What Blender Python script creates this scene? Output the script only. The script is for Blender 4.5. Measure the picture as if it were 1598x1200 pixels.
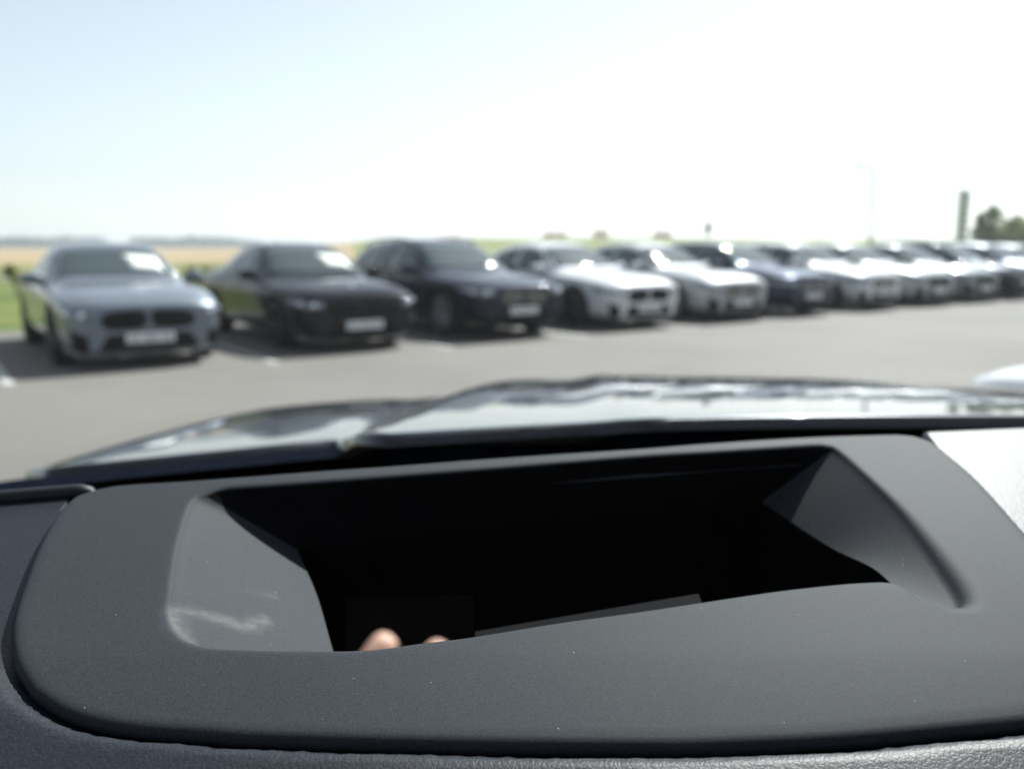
import bpy, bmesh, math, random
import numpy as np
from mathutils import Vector, Matrix
from mathutils.bvhtree import BVHTree
R = math.radians
random.seed(7); rng = np.random.default_rng(7)
for o in list(bpy.data.objects): bpy.data.objects.remove(o)
SC = bpy.context.scene
COL = SC.collection

# ------------------------------------------------------------------ camera
H = 1.36; F = 1300.0; PITCH = math.atan(215/F)
cd = bpy.data.cameras.new('camera'); cam = bpy.data.objects.new('camera', cd); COL.objects.link(cam)
cd.sensor_width = 36; cd.lens = 36*F/1598; cd.clip_start = 0.01; cd.clip_end = 9000
cam.location = (0, 0, H); cam.rotation_euler = (math.pi/2-PITCH, 0, 0)
cd.dof.use_dof = True; cd.dof.focus_distance = 0.315; cd.dof.aperture_fstop = 7.1; cd.dof.aperture_blades = 0
SC.camera = cam
# ------------------------------------------------------------------ sky, sun, exposure
SUN_AZ, SUN_EL = 30.0, 45.0            # azimuth clockwise from +Y, elevation
w = bpy.data.worlds.new('World'); SC.world = w; w.use_nodes = True
nt = w.node_tree; bg = nt.nodes['Background']
sky = nt.nodes.new('ShaderNodeTexSky'); sky.sky_type = 'NISHITA'; sky.sun_disc = False
sky.sun_elevation = R(SUN_EL); sky.sun_rotation = R(SUN_AZ)
sky.air_density = 1.0; sky.dust_density = 0.6; sky.ozone_density = 1.0; sky.altitude = 100
hs = nt.nodes.new('ShaderNodeHueSaturation'); hs.inputs['Saturation'].default_value = 0.36
nt.links.new(sky.outputs[0], hs.inputs['Color']); nt.links.new(hs.outputs[0], bg.inputs[0]); bg.inputs[1].default_value = 0.061
sd = bpy.data.lights.new('sun', 'SUN'); sun = bpy.data.objects.new('sun', sd); COL.objects.link(sun)
sd.energy = 4.0; sd.angle = R(0.53); sd.color = (1.0, 0.965, 0.91)
S = Vector((math.cos(R(SUN_EL))*math.sin(R(SUN_AZ)), math.cos(R(SUN_EL))*math.cos(R(SUN_AZ)), math.sin(R(SUN_EL))))
sun.rotation_euler = S.to_track_quat('Z', 'Y').to_euler(); sun.location = (20, 40, 60)
SC.view_settings.view_transform = 'Standard'; SC.view_settings.look = 'None'
SC.view_settings.exposure = 1.36; SC.view_settings.gamma = 1.0
SC.render.engine = 'CYCLES'
SC.cycles.use_denoising = True; SC.cycles.sample_clamp_indirect = 6.0; SC.cycles.sample_clamp_direct = 0.0
SC.cycles.max_bounces = 10; SC.cycles.transparent_max_bounces = 16
SC.cycles.caustics_reflective = False; SC.cycles.caustics_refractive = False

# ------------------------------------------------------------------ helpers
def tag(o, label=None, cat=None, group=None, kind=None):
    for k, v in (('label', label), ('category', cat), ('group', group), ('kind', kind)):
        if v: o[k] = v
    return o
def empty(name, loc=(0,0,0), rz=0):
    o = bpy.data.objects.new(name, None); COL.objects.link(o); o.location = loc; o.rotation_euler = (0,0,rz)
    o.empty_display_size = 0.1
    return o
def mesh_of(name, verts, faces, smooth=True, mats=None, fm=None):
    me = bpy.data.meshes.new(name); me.from_pydata([tuple(v) for v in verts], [], faces); me.validate()
    if smooth: me.polygons.foreach_set('use_smooth', [True]*len(me.polygons))
    for m in (mats or []): me.materials.append(m)
    if fm is not None: me.polygons.foreach_set('material_index', fm)
    me.update(); return me
def link(name, me, parent=None):
    o = bpy.data.objects.new(name, me); COL.objects.link(o)
    if parent: o.parent = parent
    return o
def mk(name, verts, faces, mat, parent=None, smooth=True):
    return link(name, mesh_of(name, verts, faces, smooth, [mat]), parent)
class MB:
    def __init__(s): s.v = []; s.f = []
    def add(s, v, f):
        b = len(s.v); s.v += [tuple(p) for p in v]; s.f += [tuple(i+b for i in q) for q in f]; return s
    def box(s, c, d, M=None):
        x, y, z = [q/2 for q in d]
        vs = [Vector((sx*x, sy*y, sz*z)) for sz in (-1,1) for sx, sy in ((-1,-1),(1,-1),(1,1),(-1,1))]
        if M: vs = [M @ v for v in vs]
        c = Vector(c)
        return s.add([v+c for v in vs], [(3,2,1,0),(4,5,6,7),(0,1,5,4),(1,2,6,5),(2,3,7,6),(3,0,4,7)])
    def tube(s, pts, rad, n=10, cap=True):
        pts = [Vector(p) for p in pts]; rad = rad if isinstance(rad, (list, tuple)) else [rad]*len(pts)
        vs = []; up = None
        for i, p in enumerate(pts):
            t = (pts[min(i+1, len(pts)-1)]-pts[max(i-1, 0)]).normalized()
            a = t.orthogonal().normalized() if up is None else (up - t*up.dot(t)).normalized()
            up = a; b = t.cross(a)
            vs += [p + (a*math.cos(2*math.pi*k/n)+b*math.sin(2*math.pi*k/n))*rad[i] for k in range(n)]
        fs = [(i*n+k, i*n+(k+1)%n, (i+1)*n+(k+1)%n, (i+1)*n+k) for i in range(len(pts)-1) for k in range(n)]
        if cap: fs += [tuple(range(n-1,-1,-1)), tuple(range((len(pts)-1)*n, len(pts)*n))]
        return s.add(vs, fs)
    def lathe(s, prof, n=32, axis='y', c=(0,0,0)):
        vs = []
        for (r, a) in prof:
            for k in range(n):
                t = 2*math.pi*k/n
                p = (r*math.cos(t), a, r*math.sin(t)) if axis == 'y' else (r*math.cos(t), r*math.sin(t), a) if axis == 'z' else (a, r*math.cos(t), r*math.sin(t))
                vs.append(Vector(p)+Vector(c))
        m = len(prof)
        return s.add(vs, [(i*n+k, (i+1)*n+k, (i+1)*n+(k+1)%n, i*n+(k+1)%n) for i in range(m-1) for k in range(n)])
    def mesh(s, name, mat, smooth=False): return mesh_of(name, s.v, s.f, smooth, [mat])
    def build(s, name, mat, parent=None, smooth=False): return link(name, s.mesh(name, mat, smooth), parent)
def grid_faces(nu, nv, close=False):
    return [(j*nu+i, j*nu+(i+1)%nu, (j+1)*nu+(i+1)%nu, (j+1)*nu+i) for j in range(nv-1) for i in range(nu if close else nu-1)]
def bevel_mod(o, wd, seg=3):
    m = o.modifiers.new('bevel', 'BEVEL'); m.width = wd; m.segments = seg; m.limit_method = 'ANGLE'; m.angle_limit = R(35); return o
def copy_tree(o, parent=None, remat=None):
    c = o.copy(); COL.objects.link(c); c.parent = parent
    if parent: c.matrix_parent_inverse = o.matrix_parent_inverse.copy()
    if remat and c.type == 'MESH':
        for i, sl in enumerate(c.material_slots):
            b = o.data.materials[i]
            if b and b.name in remat: sl.link = 'OBJECT'; sl.material = remat[b.name]
    for ch in list(o.children): copy_tree(ch, c, remat)
    return c
def ray(px, py):
    cp, sp = math.cos(PITCH), math.sin(PITCH)
    a, b = (px-799)/F, (600-py)/F
    return Vector((a, b*sp+cp, b*cp-sp))
def on(px, py, zf):
    """pixel ray meets the surface z = zf(X, Y), heights relative to the eye"""
    d = ray(px, py); lo, hi = 0.02, 12.0
    g = lambda t: d.z*t - zf(d.x*t, d.y*t)
    for _ in range(60):
        m = (lo+hi)/2
        if g(m) > 0: lo = m
        else: hi = m
    return d*lo
def at(px, py, depth):
    d = ray(px, py); return Vector((0,0,H)) + d*(depth/d.y)
def resample(pts, n):
    """Catmull-Rom through pts, n samples evenly spaced by length, ends kept"""
    P = np.array(pts, float); Q = np.vstack([2*P[0]-P[1], P, 2*P[-1]-P[-2]]); out = []
    for i in range(1, len(Q)-2):
        for t in np.linspace(0, 1, 24, endpoint=False):
            a, b, c, d = Q[i-1:i+3]
            out.append(0.5*((2*b)+(-a+c)*t+(2*a-5*b+4*c-d)*t*t+(-a+3*b-3*c+d)*t**3))
    out.append(P[-1]); out = np.array(out)
    L = np.concatenate([[0], np.cumsum(np.linalg.norm(np.diff(out, axis=0), axis=1))])
    s = np.linspace(0, L[-1], n)
    return np.stack([np.interp(s, L, out[:, k]) for k in range(out.shape[1])], 1)
def sstep(a, b, x):
    t = min(1, max(0, (x-a)/(b-a))); return t*t*(3-2*t)
def interp(tab, x): return float(np.interp(x, [a for a, _ in tab], [b for _, b in tab]))

# ------------------------------------------------------------------ materials
def mat(name, col, rough=0.5, metal=0.0, spec=0.5, coat=0.0, coat_r=0.03):
    m = bpy.data.materials.new(name); m.use_nodes = True; p = m.node_tree.nodes['Principled BSDF']
    p.inputs['Base Color'].default_value = (*col, 1); p.inputs['Roughness'].default_value = rough
    p.inputs['Metallic'].default_value = metal; p.inputs['Specular IOR Level'].default_value = spec
    p.inputs['Coat Weight'].default_value = coat; p.inputs['Coat Roughness'].default_value = coat_r
    return m
def N(m, t, **kw):
    n = m.node_tree.nodes.new(t)
    for k, v in kw.items(): setattr(n, k, v)
    return n
def L(m, a, b): m.node_tree.links.new(a, b)
def P(m): return m.node_tree.nodes['Principled BSDF']
def tex(m, kind, scale, detail=4, rough=0.6, coord='Object'):
    tc = N(m, 'ShaderNodeTexCoord'); n = N(m, kind); n.inputs['Scale'].default_value = scale
    if 'Detail' in n.inputs and 'Voronoi' not in kind: n.inputs['Detail'].default_value = detail; n.inputs['Roughness'].default_value = rough
    L(m, tc.outputs[coord], n.inputs['Vector']); return n
def ramp(m, src, stops):
    r = N(m, 'ShaderNodeValToRGB'); e = r.color_ramp.elements
    while len(e) < len(stops): e.new(0.5)
    for i, (p, c) in enumerate(stops):
        e[i].position = p; e[i].color = (*c, 1) if len(c) == 3 else c
    L(m, src, r.inputs[0]); return r
def noisy(name, c0, c1, scale, rough=0.9, detail=6, spec=0.3, bump=0.0, bscale=None, lo=0.35, hi=0.65):
    m = mat(name, c0, rough, spec=spec); n = tex(m, 'ShaderNodeTexNoise', scale, detail)
    r = ramp(m, n.outputs['Fac'], [(lo, c0), (hi, c1)]); L(m, r.outputs[0], P(m).inputs['Base Color'])
    if bump:
        b = N(m, 'ShaderNodeBump'); b.inputs['Strength'].default_value = bump
        q = tex(m, 'ShaderNodeTexNoise', bscale or scale*4, 3); L(m, q.outputs['Fac'], b.inputs['Height']); b.inputs['Distance'].default_value = 0.02
        L(m, b.outputs[0], P(m).inputs['Normal'])
    return m
def mixrgb(m, fac, a, b):
    x = N(m, 'ShaderNodeMix', data_type='RGBA')
    for s, i in ((fac, 0), (a, 6), (b, 7)):
        if hasattr(s, 'is_output'): L(m, s, x.inputs[i])
        elif i == 0: x.inputs[0].default_value = s
        else: x.inputs[i].default_value = (*s, 1)
    return x.outputs[2]

# asphalt: worn, pale aggregate, faint stains
M_asph = mat('asphalt', (0.11,0.105,0.098), 0.85, spec=0.35)
a1 = tex(M_asph, 'ShaderNodeTexNoise', 90, 4); a2 = tex(M_asph, 'ShaderNodeTexNoise', 0.35, 6); 
r1 = ramp(M_asph, a1.outputs['Fac'], [(0.3, (0.135,0.126,0.115)), (0.7, (0.20,0.188,0.172))])
r2 = ramp(M_asph, a2.outputs['Fac'], [(0.35, (0.80,0.80,0.80)), (0.62, (1,1,1))])
mm = N(M_asph, 'ShaderNodeMix', data_type='RGBA', blend_type='MULTIPLY'); mm.inputs[0].default_value = 1
L(M_asph, r1.outputs[0], mm.inputs[6]); L(M_asph, r2.outputs[0], mm.inputs[7]); L(M_asph, mm.outputs[2], P(M_asph).inputs['Base Color'])
M_line = noisy('line_paint', (0.40,0.40,0.38), (0.52,0.52,0.50), 25, 0.7)
M_grass = noisy('grass', (0.055,0.10,0.018), (0.16,0.17,0.045), 0.6, 0.95, 8, 0.2)
M_meadow = noisy('meadow', (0.10,0.125,0.035), (0.20,0.18,0.065), 0.05, 0.95, 8, 0.2)
M_wheat = noisy('wheat', (0.27,0.20,0.105), (0.35,0.265,0.15), 0.04, 0.95, 8, 0.2)
M_greenfield = noisy('green_field', (0.12,0.15,0.035), (0.19,0.20,0.055), 0.05, 0.95, 8, 0.2)
M_path = noisy('path', (0.22,0.21,0.19), (0.30,0.28,0.25), 1.0, 0.95)
M_leaf = noisy('foliage', (0.10,0.14,0.025), (0.16,0.19,0.045), 1.2, 0.6, 3, 0.3)
M_leaf_far = noisy('far_foliage', (0.030,0.055,0.022), (0.05,0.08,0.03), 0.05, 0.9, 3, 0.2)
def leafy(m, k=0.45):
    n = m.node_tree; o = [q for q in n.nodes if q.type == 'OUTPUT_MATERIAL'][0]; t = N(m, 'ShaderNodeBsdfTranslucent'); x = N(m, 'ShaderNodeMixShader'); x.inputs[0].default_value = k
    src = P(m).inputs['Base Color'].links[0].from_socket; L(m, src, t.inputs[0]); L(m, P(m).outputs[0], x.inputs[1]); L(m, t.outputs[0], x.inputs[2]); L(m, x.outputs[0], o.inputs[0])
leafy(M_leaf); leafy(M_leaf_far)
M_bark = noisy('bark', (0.05,0.038,0.026), (0.09,0.07,0.05), 14, 0.95)
M_steel = mat('galvanised_steel', (0.16,0.17,0.20), 0.6, 0.1, 0.2)
M_signw = noisy('sign_white', (0.75,0.75,0.75), (0.8,0.8,0.8), 2, 0.4)
M_signd = mat('sign_dark', (0.15,0.17,0.21), 0.5)
M_roof = noisy('roof_tile', (0.22,0.13,0.08), (0.30,0.18,0.12), 3, 0.9)
M_render = noisy('house_render', (0.5,0.42,0.32), (0.56,0.48,0.38), 2, 0.9)

# car materials
def paint(name, col, metal=0.5, rough=0.32, flake=True):
    m = mat(name, col, rough, metal, 0.5, 1.0, 0.02)
    if flake:
        n = tex(m, 'ShaderNodeTexNoise', 60, 2); 
        c = [min(1, q*1.25+0.004) for q in col]
        r = ramp(m, n.outputs['Fac'], [(0.35, col), (0.65, c)]); L(m, r.outputs[0], P(m).inputs['Base Color'])
    return m
PAINT = {
 'grey': paint('paint_grey', (0.14,0.162,0.195), 0.4, 0.42), 'black': paint('paint_black', (0.004,0.005,0.008), 0.1),
 'navy': paint('paint_navy', (0.006,0.009,0.022), 0.2), 'white': paint('paint_white', (0.54,0.55,0.57), 0.0, 0.4),
 'silver': paint('paint_silver', (0.30,0.31,0.325), 0.2, 0.45), 'blue': paint('paint_blue', (0.015,0.024,0.05), 0.4),
 'midgrey': paint('paint_midgrey', (0.15,0.165,0.18), 0.25, 0.45)}
for k in PAINT: P(PAINT[k]).inputs['Specular IOR Level'].default_value = 0.12; P(PAINT[k]).inputs['Coat IOR'].default_value = 1.45
for k in ('black', 'navy', 'blue'): P(PAINT[k]).inputs['Specular IOR Level'].default_value = 0.0; P(PAINT[k]).inputs['Coat IOR'].default_value = 1.38
M_glass = mat('tinted_glass', (0.05,0.07,0.074), 0.04, spec=1.0)
M_blackp = mat('gloss_black', (0.004,0.004,0.005), 0.3, spec=0.2)
M_mattp = noisy('matt_black_plastic', (0.006,0.006,0.007), (0.010,0.010,0.011), 40, 0.7, spec=0.15)
M_chrome = mat('chrome', (0.75,0.76,0.78), 0.12, 1.0)
M_lamp = mat('headlamp_glass', (0.12,0.14,0.18), 0.06, 0.2, 0.8, 1.0, 0.02)
M_lampin = mat('lamp_reflector', (0.8,0.8,0.82), 0.15, 1.0)
M_tyre = noisy('tyre_rubber', (0.012,0.012,0.013), (0.02,0.02,0.021), 30, 0.75)
M_rim = mat('alloy', (0.42,0.43,0.45), 0.28, 0.9)
M_rimb = mat('alloy_black', (0.015,0.015,0.017), 0.3, 0.4)
M_disc = mat('brake_disc', (0.18,0.17,0.16), 0.4, 0.9)
M_plate = mat('plate_white', (0.75,0.76,0.78), 0.4)
M_plated = mat('plate_print', (0.30,0.31,0.34), 0.5)
M_paper = mat('paper', (0.82,0.85,0.80), 0.8)
M_bblue = mat('badge_blue', (0.03,0.12,0.45), 0.3); M_bwhite = mat('badge_white', (0.8,0.8,0.8), 0.3)

# ------------------------------------------------------------------ the ground
E = Vector((0.814, 0.581, 0)); NB = Vector((-0.581, 0.814, 0))      # along the parked row, and to its rear
ROW0 = Vector((-3.55, 10.1, 0))                                     # front corner of the first parked car
def rowpt(a, b, z=0.0): v = ROW0 + E*a + NB*b; return (v.x, v.y, z)
def sheet(name, pts, z, m, kind='structure'):
    o = mk(name, [(x, y, z) for x, y, *_ in pts], [tuple(range(len(pts)))], m, smooth=False); tag(o, kind=kind); return o
# terrain: near flat, gently rising fields further off, one sheet to the horizon
def terr(b, r):       # b = bearing in radians (clockwise from +Y), r = distance
    px = 799 + F*math.tan(max(-1.2, min(1.2, b)))
    top = interp([(-900,0.2),(330,0.3),(480,2.2),(640,3.7),(900,4.1),(1200,3.8),(1500,3.3),(2600,3.0)], px)
    return top*sstep(70, 270, r) - 0.01 - (r > 300)*(r-300)*0.0004*0
rr = [0, 6, 12, 20, 30, 45, 60, 80, 100, 130, 160, 200, 235, 260, 285, 320, 400, 550, 800, 1300, 2400]
bb = list(np.linspace(-math.pi, -1.15, 14)) + list(np.linspace(-1.1, 1.1, 90)) + list(np.linspace(1.15, math.pi, 14))
vs = []; fs = []; fm = []
for r in rr:
    for b in bb: vs.append((r*math.sin(b), r*math.cos(b), terr(b, r) if abs(b) < 1.2 else -0.01 + sstep(1.2, 1.6, 0)*0))
nb = len(bb)
for j in range(len(rr)-1):
    for i in range(nb-1):
        fs.append((j*nb+i, j*nb+i+1, (j+1)*nb+i+1, (j+1)*nb+i)); r = (rr[j]+rr[j+1])/2
        px = 799 + F*math.tan(max(-1.2, min(1.2, (bb[i]+bb[i+1])/2)))
        edge = 85 if px < 560 else 235
        fm.append(0 if r < 45 else (1 if r < edge else 2) if px < 560 else (3 if r < edge else 2))
me = mesh_of('ground', vs, fs, True, [M_grass, M_meadow, M_wheat, M_greenfield], fm)
tag(link('ground', me), kind='structure')
lot = [rowpt(-4.6, 5.4), rowpt(75, 5.4), rowpt(75, -60), rowpt(-40, -60), rowpt(-40, -9.0), rowpt(-4.6, -9.0)]
lot = [rowpt(-3.4, 5.4), rowpt(80, 5.4), rowpt(80, -60), rowpt(-60, -60), rowpt(-60, -2.2), rowpt(-3.4, -1.2)]
sheet('car_park', [p[:2] for p in lot], 0.004, M_asph)
sheet('path', [(-60, 33.5), (-8, 34.2), (-8, 36.0), (-60, 35.4)], 0.03, M_path)

# ------------------------------------------------------------------ parked cars
def build_body(st, front_axle, rear_axle, wr):
    """st: (x, bottom, half width, shoulder z, roof-rail half width, rail z, centre-top z), nose first"""
    half = []
    for (x, zb, hw, zs, tw, zr, zt) in st:
        b = zs - zb
        half.append([(x, 0, zb), (x, 0.45*hw, zb), (x, 0.86*hw, zb+0.01), (x, 0.955*hw, zb+0.07), (x, 0.985*hw, zb+0.20*b+0.03),
                     (x, 1.0*hw, zb+0.62*b), (x, 0.985*hw, zs-0.05), (x, 0.945*hw, zs), (x, 0.905*hw, zs+0.02*(zr-zs)/0.4+0.004),
                     (x, 0.5*(0.905*hw+tw)+0.012, zs+0.55*(zr-zs)), (x, tw, zr), (x, 0.72*tw, zr+0.72*(zt-zr)), (x, 0.36*tw, zr+0.94*(zt-zr)), (x, 0, zt)])
    n = len(half[0]); ring = 2*n-2; vs = []
    for h in half:
        vs += h + [(p[0], -p[1], p[2]) for p in h[-2:0:-1]]
    fs = grid_faces(ring, len(half), True)
    fs = [tuple(f) for f in fs]
    for base, flip in ((0, False), ((len(half)-1)*ring, True)):      # nose and tail caps
        for i in range(n-1):
            a, b = base+i, base+i+1
            c, d = base+(ring-i-1)%ring, base+(ring-i)%ring
            q = [a, b, c, d] if i else [a, b, base+ring-1]
            if i == n-2: q = [a, b, c if c != b else d, d] if c != b else [a, b, d]
            q = list(dict.fromkeys(q))
            fs.append(tuple(q[::-1] if not flip else q))
    me = mesh_of('tmp', vs, fs, True)
    bm = bmesh.new(); bm.from_mesh(me); bmesh.ops.recalc_face_normals(bm, faces=bm.faces); bm.to_mesh(me); bm.free()
    o = link('tmp', me); m = o.modifiers.new('s', 'SUBSURF'); m.levels = 2; m.render_levels = 2
    dg = bpy.context.evaluated_depsgraph_get(); dg.update()
    body = bpy.data.meshes.new_from_object(o.evaluated_get(dg))
    bvh = BVHTree.FromPolygons([v.co.copy() for v in body.vertices], [tuple(p.vertices) for p in body.polygons])
    cut = MB()
    for ax in (front_axle, rear_axle):
        for s in (-1, 1):
            cut.lathe([(0.001, s*0.58), (wr+0.045, s*0.58), (wr+0.045, s*1.2), (0.001, s*1.2)], 40, 'y', (ax, 0, wr+0.01))
    cm = cut.mesh('cut', M_mattp); bm = bmesh.new(); bm.from_mesh(cm); bmesh.ops.remove_doubles(bm, verts=bm.verts, dist=0.004)
    bmesh.ops.recalc_face_normals(bm, faces=bm.faces); bm.to_mesh(cm); bm.free()
    co = link('cut', cm); o.data = body; o.modifiers.clear()
    m = o.modifiers.new('b', 'BOOLEAN'); m.object = co; m.operation = 'DIFFERENCE'; m.solver = 'EXACT'
    dg = bpy.context.evaluated_depsgraph_get(); dg.update()
    out = bpy.data.meshes.new_from_object(o.evaluated_get(dg))
    bpy.data.objects.remove(o); bpy.data.objects.remove(co)
    out.materials.clear(); 
    return out, bvh
def patch(bvh, fn, nu, nv, rdir, lift=0.004, skirt=0.012):
    """grid of rays fn(u,v) -> origin, fired along rdir (or fn gives (origin, dir)) onto the body; a thin conforming panel"""
    top = []; 
    for j in range(nv):
        for i in range(nu):
            q = fn(i/(nu-1), j/(nv-1)); o, d = (q if isinstance(q, tuple) and isinstance(q[0], Vector) else (Vector(q), Vector(rdir)))
            d = d.normalized(); h = bvh.ray_cast(o, d)
            if h[0] is None: h = bvh.find_nearest(o + d*0.9)
            p, nrm = h[0], h[1]
            if nrm.dot(d) > 0: nrm = -nrm
            top.append(p + nrm*lift)
    fs = grid_faces(nu, nv)
    brd = [i for i in range(nu)] + [j*nu+nu-1 for j in range(1, nv)] + [(nv-1)*nu+i for i in range(nu-2, -1, -1)] + [j*nu for j in range(nv-2, 0, -1)]
    b0 = len(top); dd = Vector(rdir).normalized()
    vs = top + [top[i] + dd*skirt for i in brd]; k = len(brd)
    fs += [(brd[(i+1)%k], brd[i], b0+i, b0+(i+1)%k) for i in range(k)]
    return vs, fs
WHEEL = {}
def wheel_meshes(wr, black):
    key = (wr, black)
    if key in WHEEL: return WHEEL[key]
    rr_ = wr*0.72; t = MB(); hw = 0.11
    t.lathe([(rr_, -hw), (wr-0.02, -hw*1.05), (wr-0.004, -hw*0.8), (wr, -hw*0.4), (wr, hw*0.4), (wr-0.004, hw*0.8), (wr-0.02, hw*1.05), (rr_, hw)], 40)
    r = MB(); r.lathe([(rr_, -hw), (rr_+0.004, hw*0.95), (rr_-0.012, hw), (rr_-0.02, hw*0.8), (rr_-0.025, -hw*0.5)], 40)
    for k in range(5):
        for dlt in (-0.17, 0.17):
            a = 2*math.pi*k/5+dlt; a0 = 2*math.pi*k/5+dlt*0.6
            p0 = Vector((0.05*math.cos(a0), hw*0.72, 0.05*math.sin(a0))); p1 = Vector(((rr_-0.012)*math.cos(a), hw*0.9, (rr_-0.012)*math.sin(a)))
            r.tube([p0, (p0+p1)/2, p1], [0.02, 0.016, 0.018], 6)
    r.lathe([(0.001, hw*0.88), (0.045, hw*0.86), (0.06, hw*0.7), (0.06, 0)], 20)
    d = MB(); d.lathe([(0.04, 0.03), (rr_*0.72, 0.035), (rr_*0.72, 0.01), (0.04, 0.01)], 32)
    rm = M_rimb if black else M_rim
    WHEEL[key] = (t.mesh('tyre', M_tyre, True), r.mesh('rim', rm, True), d.mesh('brake_disc', M_disc, True))
    return WHEEL[key]
def make_car(P_, rims_black=True, kidney='wide', plate=True, rails=False):
    st = P_['st']; fa, ra, wr = P_['fa'], P_['ra'], P_['wr']; xf = st[0][0]
    body, bvh = build_body(st, fa, ra, wr); body.materials.append(PAINT['grey']); body.name = 'body'
    body.polygons.foreach_set('use_smooth', [True]*len(body.polygons))
    root = empty('parked_car'); b = link('body', body, root)
    m_ = b.modifiers.new('edges', 'WEIGHTED_NORMAL'); m_.keep_sharp = True
    xs = np.array([s[0] for s in st])[::-1]
    col = lambda k: (lambda x: float(np.interp(x, xs, np.array([s[k] for s in st])[::-1])))
    hw, zs, tw, zr, zt = col(2), col(3), col(4), col(5), col(6)
    down = (0, 0, -1)
    # windscreen
    x0, x1 = P_['ws']
    def ws(u, v):
        x = x0 + (x1-x0)*v; wd = tw(x)+ (0.10*(1-v)) - 0.045*v - 0.01; y = (2*u-1)*wd
        return (x - 0.10*(1-v)*(2*u-1)**2, y, 2.2)
    v, f = patch(bvh, ws, 17, 11, down); mk('windscreen', v, f, M_glass, root)
    # rear window
    r0, r1 = P_['rw']
    v, f = patch(bvh, lambda u, w_: (r0+(r1-r0)*w_, (2*u-1)*(tw(r0+(r1-r0)*w_)-0.05), 2.2), 11, 7, down); mk('rear_window', v, f, M_glass, root)
    # side windows
    wx = P_['sw']
    for s in (-1, 1):
        for (xa, xb, ta, tb) in wx:
            def sw(u, v, s=s):
                x = xa+(xb-xa)*u; lo = zs(x)+0.035; hi = zr(x)-0.045
                x_ = x + (ta*(1-u)+tb*u)*v
                hi = max(lo+0.02, min(zr(x_)-0.045, interp(P_['swtop'], x_)))
                return (x_, s*1.6, lo+(hi-lo)*v)
            v, f = patch(bvh, sw, 10, 6, (0, -s, 0)); mk('side_window', v, f if s < 0 else [q[::-1] for q in f], M_glass, root)
    # kidney grilles
    kz0, kz1, kw, kg = P_['kid']
    for s in (-1, 1):
        def kd(u, v, s=s):
            yy = kg + (kw-kg)*u; e = (1-(2*u-1)**6)**0.5 if u < 0.5 else (1-(2*u-1)**4)**0.5; e = max(e, 0.12); mz = (kz0+kz1)/2+0.012*(1-u); hh = (kz1-kz0)/2*e; lo, hi = mz-hh, mz+hh*(1-0.12*u)
            return (xf+0.5, s*yy, lo+(hi-lo)*v)
        v, f = patch(bvh, kd, 17, 6, (-1, 0, 0), 0.010, 0.03); k = mk('grille', v, f, M_blackp, root)
        sl = MB()
        for q in range(7):
            u = 0.08+0.84*q/6; pts = []
            for w_ in (0.06, 0.35, 0.65, 0.94):
                h = bvh.ray_cast(Vector(kd(u, w_)), Vector((-1, 0, 0)))
                if h[0]: pts.append(h[0]+Vector((0.012, 0, 0)))
            if len(pts) > 1: sl.tube(pts, 0.005, 5)
        sl.build('grille_slat', M_blackp if rims_black else M_chrome, k)
    # headlamps: wrap the corner
    hz0, hz1, hy0, hy1 = P_['lamp']
    for s in (-1, 1):
        def hl(u, v, s=s):
            th = R(10+58*u); y = hy0+(hy1-hy0)*u; z = hz0+0.02*u+0.05*u*u + (hz1-hz0)*(1-0.35*u*u)*v
            d = Vector((-math.cos(th), -s*math.sin(th), 0)); o_ = Vector((xf-0.06-0.36*u**1.6, s*y, z)) - d*0.6
            return (o_, d)
        v, f = patch(bvh, hl, 12, 5, (-0.8, -0.4*s, 0), 0.006, 0.02); hlo = mk('headlight', v, f, M_lamp, root)
        for uu in (0.28, 0.62):
            h = bvh.ray_cast(*hl(uu, 0.5)); q = MB()
            if h[0]: q.lathe([(0.001, 0.012), (0.028, 0.010), (0.04, 0.0)], 14, 'x', h[0]); q.build('lamp_lens', M_lampin, hlo, True)
    # bumper: wide lower intake, corner intakes, splitter
    lz0, lz1, lw = P_['intake']
    v, f = patch(bvh, lambda u, v: (xf+0.5, (2*u-1)*(lw+0.10*(1-v)), lz0+(lz1-lz0)*v), 17, 4, (-1, 0, 0), 0.006, 0.03); mk('lower_intake', v, f, M_mattp, root)
    for s in (-1, 1):
        def ci(u, v, s=s):
            y = lw+0.15+0.21*u; th = R(30); d = Vector((-math.cos(th), -s*math.sin(th), 0))
            return (Vector((xf-0.10, s*y, lz0+0.0+(lz1-lz0+0.07*u)*v)) - d*0.6, d)
        v, f = patch(bvh, ci, 6, 5, (-0.8, -0.5*s, 0), 0.006, 0.03); mk('corner_intake', v, f, M_mattp, root)
    def sp(u, v):
        th = R(70)*(2*u-1); d = Vector((-math.cos(th), -math.sin(th), 0)); c = Vector((xf-0.55, 0, lz0-0.085+0.035*v))
        return (c + Vector((0, 0.55*(2*u-1), 0)) - d*1.4, d)
    v, f = patch(bvh, sp, 31, 3, (0, 0, -1), 0.012, 0.01); mk('bumper_lip', v, f, P_.get('lip', M_mattp), root)
    # number plate with a row of print
    if plate:
        pz = P_['plate']; h = bvh.ray_cast(Vector((xf+0.5, 0, pz)), Vector((-1, 0, 0)))[0]; px = h.x+0.022
        q = MB(); q.box((px, 0, pz), (0.016, 0.52, 0.112)); pl = q.build('number_plate', M_plate, root); bevel_mod(pl, 0.004, 2)
        for i in range(9):
            if i in (2, 6): continue
            q = MB(); q.box((px+0.0085, -0.2+0.05*i, pz), (0.002, 0.03, 0.062)); q.build('plate_print', M_plated, pl)
    # bonnet badge: a ring round blue and white quarters
    bx_, bz = P_['badge']; h = bvh.ray_cast(Vector((bx_, 0, 2)), Vector((-0.2, 0, -1)).normalized())
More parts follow.
